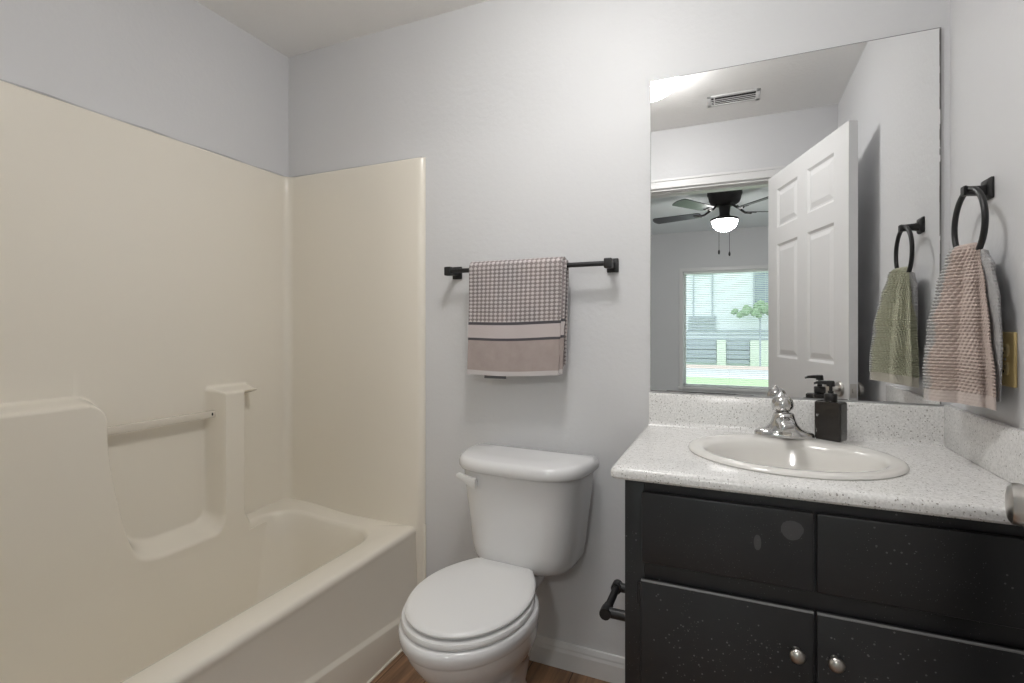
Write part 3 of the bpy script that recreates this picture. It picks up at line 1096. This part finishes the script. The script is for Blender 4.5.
def drape(x0, x1, rad, zf, zb, thick, seed, skew=0.0):
    """cloth hung over the bar: front drop to zf, back drop to zb"""
    bm = new()
    rd = random.Random(seed)
    ph = [rd.random() * 6 for _ in range(4)]
    sect = []
    n1 = 60
    for i in range(n1):
        sect.append((BYY - rad, zf + (BZ - zf) * i / n1, 0))
    for i in range(17):
        a = PI * i / 16
        sect.append((BYY - rad * math.cos(a), BZ + rad * math.sin(a), 1))
    for i in range(1, 30):
        sect.append((BYY + rad, BZ - (BZ - zb) * i / 29, 2))
    nu = 56

    def pt(i, j, off):
        y, z, kind = sect[j]
        f_ = i / nu
        drop = max(0, BZ - z)
        a0 = x0 + 0.012 * (1 - min(1, drop / 0.4)) * 0.6 - 0.001
        a1 = x1 - 0.012 * min(1, drop / 0.4)
        x = a0 + (a1 - a0) * f_
        sg = -1 if kind == 0 else 1
        wob = 0.0035 * math.sin(6.0 * f_ + ph[0] + 4 * drop) + 0.002 * math.sin(15 * f_ + ph[1])
        wob *= min(1, drop / 0.12)
        yy = y + (sg * off if kind != 1 else 0) + (wob if kind == 0 else -abs(wob) * 0.2) - (0.010 * drop if kind == 0 else 0)
        zz = z
        if kind == 1:
            a = PI * (j - n1) / 16
            yy = BYY - (rad + off) * math.cos(a)
            zz = BZ + (rad + off) * math.sin(a)
        zz += skew * (f_ - 0.5) * (1 if kind == 0 else 0) * min(1, drop / 0.3) + 0.0035 * math.sin(5 * f_ + ph[2]) * min(1, drop / 0.3)
        return (x, yy, zz)

    length = [0]
    for j in range(1, len(sect)):
        length.append(length[-1] + math.hypot(sect[j][0] - sect[j - 1][0], sect[j][1] - sect[j - 1][1]))
    out = [[pt(i, j, thick) for i in range(nu + 1)] for j in range(len(sect))]
    inn = [[pt(i, j, 0) for i in range(nu + 1)] for j in range(len(sect))]
    # closed slab: outer sheet then inner sheet, wrapped along u
    rows, uvs = [], []
    for j in range(len(sect)):
        edge = 0.5 * thick
        ro = out[j]
        ri = inn[j]
        rows.append(ro + list(reversed(ri)))
        us = [(x1 - x0) * i / nu for i in range(nu + 1)]
        uvs.append([(u_, length[j]) for u_ in us] + [(u_, length[j]) for u_ in reversed(us)])
    vr = grid(bm, rows, True, True, True, uvs)
    es = [e for e in bm.edges if e.is_manifold and len(e.link_faces) == 2 and e.calc_face_angle(0) > 1.0]
    bmesh.ops.bevel(bm, geom=es, offset=thick * 0.42, segments=2, profile=0.5, affect='EDGES')
    return bm


part('outer_fold', drape(0.980, 1.337, 0.0210, 1.038, 1.065, 0.009, 4, 0.006), M['towel'], towel, smooth=50)
part('inner_fold', drape(0.990, 1.3475, 0.0095, 1.047, 1.08, 0.0085, 9, 0.006), M['towel'], towel, smooth=50)
bm = new()
box(bm, 1.047, 1.132, -0.1000, -0.0985, 1.024, 1.042, 0.0005)
part('care_tag', bm, plain('grey_tag', (0.13, 0.13, 0.14, 1), 0.8), towel, label='small dark printed tag under the hem')

# ------------------------------------------------------------------ towel ring and hand towel
RX, RY, RZC, RR = 2.357, -0.244, 1.438, 0.081
ringo = thing('towel_ring', (RW, -0.228, 1.52), 'matte black towel ring on the right wall beside the mirror', 'towel ring')
bm = new()
rows = []
for a_, x in ((0.024, RW - 0.0005), (0.024, RW - 0.005), (0.021, RW - 0.009), (0.014, RW - 0.011)):
    rows.append([(x, -0.228 + q_[0], 1.520 + q_[1]) for q_ in [(p[0], p[1]) for p in rrect(-a_, a_, -a_, a_, 0.004, 0, 5, 3)]])
grid(bm, rows, True, True, True)
part('wall_plate', bm, M['iron'], ringo, smooth=35)
bm = new()
rows = []
for a_, x, y_ in ((0.0135, RW - 0.009, -0.228), (0.0105, RW - 0.020, -0.232), (0.010, RW - 0.045, -0.240), (0.0115, RX - 0.008, -0.243), (0.010, RX - 0.012, -0.244)):
    rows.append([(x, y_ + q_[0], 1.517 + q_[1]) for q_ in [(p[0], p[1]) for p in rrect(-a_, a_, -a_, a_, 0.004, 0, 5, 3)]])
grid(bm, rows, True, True, True)
part('post', bm, M['iron'], ringo, smooth=35)
bm = new()
n = 64
rows = []
for i in range(n):
    a = 2 * PI * i / n
    c_ = Vector((RX, RY + RR * math.cos(a), RZC + RR * math.sin(a)))
    d_ = Vector((0, math.cos(a), math.sin(a)))
    rows.append([c_ + (d_ * math.cos(b_) + Vector((1, 0, 0)) * math.sin(b_)) * 0.0062 for b_ in [2 * PI * j / 12 for j in range(12)]])
rows.append(rows[0])
grid(bm, rows, True)
bmesh.ops.remove_doubles(bm, verts=bm.verts, dist=1e-6)
part('ring', bm, M['iron'], ringo)

hand = thing('hand_towel', (2.34, RY, 1.02), 'pink and sage two-tone terry hand towel hanging through the black ring', 'towel')


def lobe(stations, wedge, bump, folds, phase):
    """closed hanging lobe; stations: z, cx, cy, ax, ay.  u runs round the section from the -y side over the room side (0..1) and back"""
    bm = new()
    NU, step = 300, 0.0015
    zs_ = [s_[0] for s_ in stations]
    zmin, zmax = min(zs_), max(zs_)
    nz = int((zmax - zmin) / step)
    rows, uvs = [], []
    for k in range(nz + 1):
        z = zmin + (zmax - zmin) * k / nz
        for q in range(len(stations) - 1):
            if stations[q][0] <= z <= stations[q + 1][0]:
                break
        s0, s1 = stations[q], stations[q + 1]
        f_ = (z - s0[0]) / (s1[0] - s0[0])
        f_ = f_ * f_ * (3 - 2 * f_) if q < len(stations) - 2 else math.sin(f_ * PI / 2) if s1[3] > s0[3] else 1 - math.sqrt(max(0, 1 - f_ * f_))
        cx, cy, ax_, ay_ = [s0[m_] + (s1[m_] - s0[m_]) * f_ for m_ in (1, 2, 3, 4)]
        r_, uu = [], []
        gsw = 0.06 * math.sin((zmax - z) * 5)
        fall = min(1, (zmax - z) / 0.10)
        for i in range(NU):
            th = 2 * PI * i / NU          # 0 at -y, quarter turn at -x (room), half at +y
            c_, s_ = math.cos(th), math.sin(th)
            y = -ay_ * c_
            if s_ >= 0:
                x = -ax_ * (1 - abs(c_) ** 1.25) if wedge else -ax_ * s_
            else:
                x = -0.35 * ax_ * s_
            m_ = 1.0
            for (fn, am, ph) in folds:
                m_ += am * fall * math.sin(fn * th + ph + 3.0 * (zmax - z))
            if wedge:
                m_ -= fall * (0.16 * math.exp(-((th - 0.95 - gsw) / 0.11) ** 2) + 0.14 * math.exp(-((th - 2.15 + gsw) / 0.12) ** 2))
            arc = th * (ax_ + ay_) * 0.55
            pz = 0.0095
            rw = int(z / (pz * 0.8))
            fz = z / (pz * 0.8) - rw
            d_ = 1.6 * abs(math.sin(PI * (arc / pz + 0.5 * rw + 0.35 * fz))) ** 0.7 * math.sin(PI * fz) ** 0.7 - 0.6
            amp = bump if z - zmin > 0.026 else bump * 0.15
            amp *= min(1, (zmax - z) / 0.012 + 0.1)
            ln = math.hypot(x, y) + 1e-6
            e_ = 1 + amp * d_ / ln
            r_.append((cx + x * m_ * e_, cy + y * m_ * e_, z + 0.006 * math.sin(th + phase) * (1 - min(1, (z - zmin) / 0.15))))
            uu.append((th / PI if th <= PI else 2 - th / PI, z - zmin))
        rows.append(r_)
        uvs.append(uu)
    grid(bm, rows, True, True, True, uvs)
    return bm


st_front = [(1.030, 2.352, -0.252, 0.080, 0.112), (1.10, 2.352, -0.251, 0.078, 0.108), (1.20, 2.352, -0.248, 0.068, 0.094), (1.30, 2.354, -0.246, 0.052, 0.074), (1.360, 2.355, -0.245, 0.038, 0.058), (1.393, 2.356, -0.244, 0.012, 0.034)]
part('front_drape', lobe(st_front, True, 0.0040, ((5, 0.05, 0.6), (8, 0.07, 2.0), (11, 0.025, 1.0)), 0.5), M['terry'], hand, smooth=70)
st_back = [(1.045, 2.366, -0.268, -0.017, 0.094), (1.16, 2.366, -0.268, -0.018, 0.098), (1.26, 2.365, -0.262, -0.020, 0.094), (1.335, 2.363, -0.254, -0.022, 0.080), (1.370, 2.360, -0.248, -0.020, 0.066), (1.390, 2.358, -0.245, -0.008, 0.034)]
part('back_drape', lobe(st_back, False, 0.0018, ((3, 0.04, 1.6), (5, 0.03, 0.4)), 1.0), M['terry_grey'], hand, smooth=70, label='grey rear half of the hand towel')

# ------------------------------------------------------------------ outlet
OY, OZC = -0.316, 1.1355
out = thing('wall_outlet', (RW, OY, OZC), 'yellowed ivory duplex outlet plate on the right wall behind the hand towel', 'outlet')
bm = new(); box(bm, RW - 0.0060, RW - 0.0003, OY - 0.036, OY + 0.036, OZC - 0.058, OZC + 0.058, 0.0025, 3)
cover = part('cover_plate', bm, M['ivory'], out, smooth=35)
for dz in (0.0195, -0.0195):
    bm = new()
    rows = [[(x, OY + p[0], OZC + dz + p[1]) for p in rrect(-0.0165 + i_, 0.0165 - i_, -0.0135 + i_, 0.0135 - i_, 0.009, 0, 8, 2)] for x, i_ in ((RW - 0.0055, 0), (RW - 0.0085, 0), (RW - 0.0092, 0.0012))]
    grid(bm, rows, True, True, True)
    sk = part('socket', bm, M['ivory_light'], out, smooth=35)
    bm = new()
    box(bm, RW - 0.0096, RW - 0.0090, OY - 0.0075, OY - 0.0055, OZC + dz - 0.001, OZC + dz + 0.007)
    box(bm, RW - 0.0096, RW - 0.0090, OY + 0.0055, OY + 0.0075, OZC + dz - 0.001, OZC + dz + 0.006)
    lathe(bm, [(0.0025, 0), (0.0025, 0.0006)], (RW - 0.0090, OY, OZC + dz - 0.0065), (-1, 0, 0), 12)
    part('slots', bm, M['hole'], sk, smooth=False)
bm = new(); lathe(bm, [(0.0034, 0), (0.003, 0.0012), (0.0005, 0.0016)], (RW - 0.0059, OY, OZC), (-1, 0, 0), 14)
part('screw', bm, M['nickel'], out)

# ------------------------------------------------------------------ toilet paper holder on the vanity side
HX, HZ, HY0, HY1 = 1.560, 0.470, -0.428, -0.290
tp = thing('toilet_paper_holder', (VX0, -0.36, HZ), 'empty matte black toilet paper holder on the side of the black vanity', 'toilet paper holder')
for y in (HY0, HY1):
    bm = new()
    tube(bm, [(VX0 - 0.006, y, HZ), (HX, y, HZ)], 0.0125, 18)
    lathe(bm, [(0.0235, 0), (0.0235, 0.005), (0.021, 0.008), (0.011, 0.009)], (VX0 + 0.0005, y, HZ), (-1, 0, 0), 24)
    lathe(bm, [(0.0145, -0.015), (0.015, -0.013), (0.015, 0.013), (0.0145, 0.015)], (HX, y, HZ), (0, 1, 0), 20)
    part('arm', bm, M['iron'], tp, smooth=35)
bm = new()
tube(bm, [(HX, HY0 + 0.005, HZ), (HX, HY0 + 0.03, HZ), (HX, HY0 + 0.031, HZ), (HX, HY1 - 0.005, HZ)], [0.0125, 0.0125, 0.0100, 0.0100], 18)
part('roller', bm, M['iron'], tp, smooth=35)

# ------------------------------------------------------------------ bathroom ceiling lamp
LX, LY = 1.462, -0.785
lamp = thing('ceiling_light', (LX, LY, H), 'round lit dome light on the bathroom ceiling', 'ceiling light')
bm = new()
lathe(bm, [(0.156, -0.0005), (0.156, -0.018), (0.150, -0.022)], (LX, LY, H), (0, 0, 1), 48)
part('base', bm, M['trim'], lamp)
bm = new()
lathe(bm, [(0.152, -0.020), (0.164, -0.030), (0.170, -0.048), (0.165, -0.070), (0.147, -0.090), (0.112, -0.106), (0.06, -0.116), (0.001, -0.119)], (LX, LY, H), (0, 0, 1), 48)
part('glass_dome', bm, M['dome'], lamp)

# ceiling vent
VXa, VXb, VYa, VYb = 1.738, 2.000, -1.330, -1.190
vent = thing('ceiling_vent', (1.87, -1.245, H), 'white louvered air vent on the bathroom ceiling seen in the mirror', 'vent')
bm = new()
fw = 0.022
for (a, b, c_, d_) in ((VXa, VXb, VYa, VYa + fw), (VXa, VXb, VYb - fw, VYb), (VXa, VXa + fw, VYa, VYb), (VXb - fw, VXb, VYa, VYb)):
    box(bm, a, b, c_, d_, H - 0.0045, H - 0.0003, 0.0015)
part('frame', bm, M['trim'], vent, smooth=35)
bm = new(); box(bm, VXa + 0.01, VXb - 0.01, VYa + 0.01, VYb - 0.01, H - 0.0008, H - 0.0002)
part('duct_shade_sheet', bm, M['dark'], vent, smooth=False)  # dark sheet on the solid ceiling, its colour standing in for vent shade
bm = new()
for i in range(3):
    y = VYa + fw + 0.017 + 0.0225 * i
    box(bm, VXa + 0.02, VXb - 0.02, y, y + 0.0070, H - 0.0042, H - 0.0030)
box(bm, VXa + fw + 0.012, VXa + fw + 0.018, VYa + 0.02, VYb - 0.02, H - 0.0045, H - 0.0028)
part('louver', bm, M['trim'], vent, smooth=False)

# ------------------------------------------------------------------ bedroom window, blind
win = single('window_1', box(new(), WX0 - 0.045, WX0, BY, BY + 0.014, WZ0 - 0.04, WZ1 + 0.045, 0.003), M['trim'], (0, 0, 0), smooth=False, kind='structure')
for (a, b, c_, d_) in ((WX1, WX1 + 0.045, WZ0 - 0.04, WZ1 + 0.045), (WX0, WX1, WZ1, WZ1 + 0.045), (WX0 - 0.06, WX1 + 0.06, WZ0 - 0.03, WZ0)):
    bm = new(); box(bm, a, b, BY, BY + (0.014 if d_ != WZ0 else 0.035), c_, d_, 0.003)
    part('window_casing', bm, M['trim'], win, smooth=False)
bm = new()
for (a, b, c_, d_) in ((WX0, WX0 + 0.035, WZ0, WZ1), (WX1 - 0.035, WX1, WZ0, WZ1), (WX0, WX1, WZ0, WZ0 + 0.03), (WX0, WX1, WZ1 - 0.03, WZ1)):
    box(bm, a, b, BY - 0.08, BY - 0.05, c_, d_)
part('window_sash', bm, M['trim'], win, smooth=False)
bm = new(); box(bm, WX0 + 0.03, WX1 - 0.03, BY - 0.067, BY - 0.063, WZ0 + 0.025, WZ1 - 0.025)
part('window_pane', bm, M['glass'], win, smooth=False)

blind = thing('window_blind', ((WX0 + WX1) / 2, BY - 0.02, WZ0), 'white horizontal slat blind, slats open, in the bedroom window', 'blind')
bm = new(); box(bm, WX0 + 0.006, WX1 - 0.006, BY - 0.040, BY - 0.008, WZ1 - 0.03, WZ1 - 0.002, 0.003)
part('headrail', bm, M['blind'], blind, smooth=False)
bm = new()
nsl = 62
for i in range(nsl):
    z = WZ0 + 0.03 + (WZ1 - 0.045 - WZ0 - 0.03) * i / (nsl - 1)
    hw_, dz = 0.0125, 0.0030
    P = [(BY - 0.024 - hw_, z - dz), (BY - 0.024, z + 0.0012), (BY - 0.024 + hw_, z + dz), (BY - 0.024 + hw_, z + dz + 0.0006), (BY - 0.024, z + 0.0019), (BY - 0.024 - hw_, z - dz + 0.0006)]
    grid(bm, [[(x, y, zz) for y, zz in P] for x in (WX0 + 0.01, WX1 - 0.01)], True, True, True)
part('slats', bm, M['blind'], blind, smooth=False)
bm = new(); box(bm, WX0 + 0.01, WX1 - 0.01, BY - 0.036, BY - 0.012, WZ0 + 0.003, WZ0 + 0.018, 0.002)
part('bottom_rail', bm, M['blind'], blind, smooth=False)
for x in (WX0 + 0.17, (WX0 + WX1) / 2 - 0.01, WX1 - 0.17):
    bm = new(); tube(bm, [(x, BY - 0.011, WZ0 + 0.01), (x, BY - 0.011, WZ1 - 0.02)], 0.0012, 6)
    part('ladder_cord', bm, M['blind'], blind)

# ------------------------------------------------------------------ ceiling fan
FXc, FYn = 1.808, -3.19
fan = thing('ceiling_fan', (FXc, FYn, H), 'dark five blade ceiling fan with lit bowl in the bedroom', 'ceiling fan')
o_ = (FXc, FYn, H)
bm = new()
lathe(bm, [(0.145, -0.0005), (0.146, -0.045), (0.138, -0.06), (0.132, -0.095), (0.122, -0.118), (0.085, -0.142), (0.052, -0.150)], o_, (0, 0, 1), 40)
part('motor', bm, M['bronze'], fan)
bm = new()
lathe(bm, [(0.05, -0.145), (0.047, -0.175), (0.042, -0.215), (0.046, -0.24), (0.092, -0.253), (0.118, -0.262), (0.120, -0.275), (0.112, -0.28)], o_, (0, 0, 1), 36)
part('switch_housing', bm, M['bronze'], fan)
bm = new()
lathe(bm, [(0.108, -0.272), (0.106, -0.295), (0.092, -0.330), (0.062, -0.358), (0.03, -0.370), (0.001, -0.373)], o_, (0, 0, 1), 36)
part('light_bowl', bm, M['bowl'], fan)
for k in range(5):
    a = math.radians(195 + 72 * k)
    R_ = Matrix.Translation(Vector(o_)) @ Matrix.Rotation(a, 4, 'Z') @ Matrix.Translation((0, 0, -0.200)) @ Matrix.Rotation(math.radians(-12), 4, 'X')
    bm = new()
    outl = []
    for i in range(9):
        b_ = -PI / 2 + PI * i / 8
        outl.append((0.625 + 0.035 * math.cos(b_), 0.066 * math.sin(b_)))
    outl += [(0.22, 0.052), (0.205, 0.03), (0.205, -0.03), (0.22, -0.052)]
    top_ = [bm.verts.new((x, y, 0.003)) for x, y in outl]
    bot_ = [bm.verts.new((x, y, -0.003)) for x, y in outl]
    bm.faces.new(top_); bm.faces.new(list(reversed(bot_)))
    for i in range(len(outl)):
        j = (i + 1) % len(outl)
        bm.faces.new([top_[j], top_[i], bot_[i], bot_[j]])
    bmesh.ops.transform(bm, matrix=R_, verts=bm.verts)
    bl_ = part('fan_blade', bm, M['blade'], fan, smooth=False)
    bm = new()
    tube(bm, [(0.10, 0, 0.055), (0.14, 0, 0.02), (0.18, 0, -0.006), (0.235, 0, -0.008)], [0.012, 0.010, 0.010, 0.012], 8)
    box(bm, 0.205, 0.27, -0.028, 0.028, -0.009, -0.003, 0.002)
    bmesh.ops.transform(bm, matrix=R_, verts=bm.verts)
    part('blade_iron', bm, M['bronze'], bl_)
for dx, l_ in ((-0.045, 0.245), (0.04, 0.265)):
    bm = new()
    x, y = FXc + dx, FYn + 0.075
    tube(bm, [(x, y, H - 0.262), (x, y, H - 0.30 - l_)], 0.0022, 6)
    lathe(bm, [(0.004, 0), (0.0085, -0.012), (0.0085, -0.03), (0.004, -0.04)], (x, y, H - 0.30 - l_), (0, 0, 1), 12)
    part('pull_chain', bm, M['bronze'], fan)

# ------------------------------------------------------------------ outside the bedroom window
bm = new(); box(bm, -40, 40, -60, BY - 0.1, -0.6, -0.30); struct('ground', bm, M['grass'])
bm = new(); box(bm, -40, 40, -18.5, -14.9, -0.30, -0.285); struct('road', bm, M['road'])
bm = new(); box(bm, -40, 40, -18.75, -18.5, -0.30, -0.17); struct('curb', bm, M['curb'])
HYf = -19.5
house = thing('house', (2.0, HYf, -0.3), 'pale two storey house across the street through the bedroom window blind', 'house')
bm = new(); box(bm, -7, 11, HYf - 7, HYf, -0.3, 5.6); part('wall', bm, M['siding'], house, smooth=False)
bm = new()
grid(bm, [[(x, HYf + 0.5, 5.6), (x, HYf - 3.5, 7.8), (x, HYf - 7.5, 5.6)] for x in (-7.4, 11.4)], True, True, True)
part('roof', bm, M['greyblue'], house, smooth=False)
for x0, x1, z0, z1 in ((0.55, 1.19, 1.70, 3.30), (2.70, 3.55, 2.15, 3.27), (-2.2, -1.2, 1.7, 3.3), (5.2, 6.2, 1.7, 3.3)):
    bm = new()
    for (a, b, c_, d_) in ((x0 - 0.05, x0, z0, z1), (x1, x1 + 0.05, z0, z1), (x0 - 0.05, x1 + 0.05, z1, z1 + 0.06), (x0 - 0.05, x1 + 0.05, z0 - 0.06, z0)):
        box(bm, a, b, HYf, HYf + 0.06, c_, d_)
    f_ = part('window', bm, M['greyblue'], house, smooth=False)
    bm = new(); box(bm, x0, x1, HYf, HYf + 0.02, z0, z1); part('pane', bm, M['siding'] if x0 < 1 and x0 > 0 else M['darkwin'], f_, smooth=False)
bm = new()
for z in (1.18, 1.30, 1.42, 1.54, 1.66):
    box(bm, 0.33, 1.36, HYf, HYf + 0.10, z - 0.03, z + 0.02)
part('railing', bm, M['greyblue'], house, smooth=False)
bm = new()
for z in (0.80, 0.97, 1.12):
    box(bm, -1.0, 4.2, HYf, HYf + 0.06, z - 0.03, z + 0.03)
part('band_trim', bm, M['greyblue'], house, smooth=False)
for x0, x1 in ((0.22, 1.36), (1.72, 2.52)):
    bm = new()
    for k in range(5):
        box(bm, x0, x1, HYf, HYf + 0.12, -0.12 + 0.175 * k, 0.02 + 0.175 * k)
    part('lower_panel', bm, M['greyblue'], house, smooth=False)
for x0, x1 in ((1.38, 1.70), (2.54, 3.3)):
    bm = new(); box(bm, x0, x1, HYf, HYf + 0.2, -0.3, 0.76); part('pillar', bm, M['pillar'], house, smooth=False)
bm = new()
rd = random.Random(5)
for i in range(60):
    a, b_, c_ = rd.gauss(0, 0.36), rd.gauss(0, 0.16), rd.gauss(0, 0.09)
    bmesh.ops.create_icosphere(bm, subdivisions=1, radius=0.09 + 0.07 * rd.random(), matrix=Matrix.Translation((2.85 + a, HYf + 0.75 + b_, 1.86 + c_)))
shrub = thing('small_tree', (2.85, HYf + 0.75, -0.3), 'small green round-topped tree in front of the house across the street', 'tree')
part('crown', bm, M['leaf'], shrub, smooth=False)
bm = new(); tube(bm, [(2.85, HYf + 0.75, -0.3), (2.85, HYf + 0.75, 1.8)], 0.03, 8)
part('stem', bm, M['greyblue'], shrub)
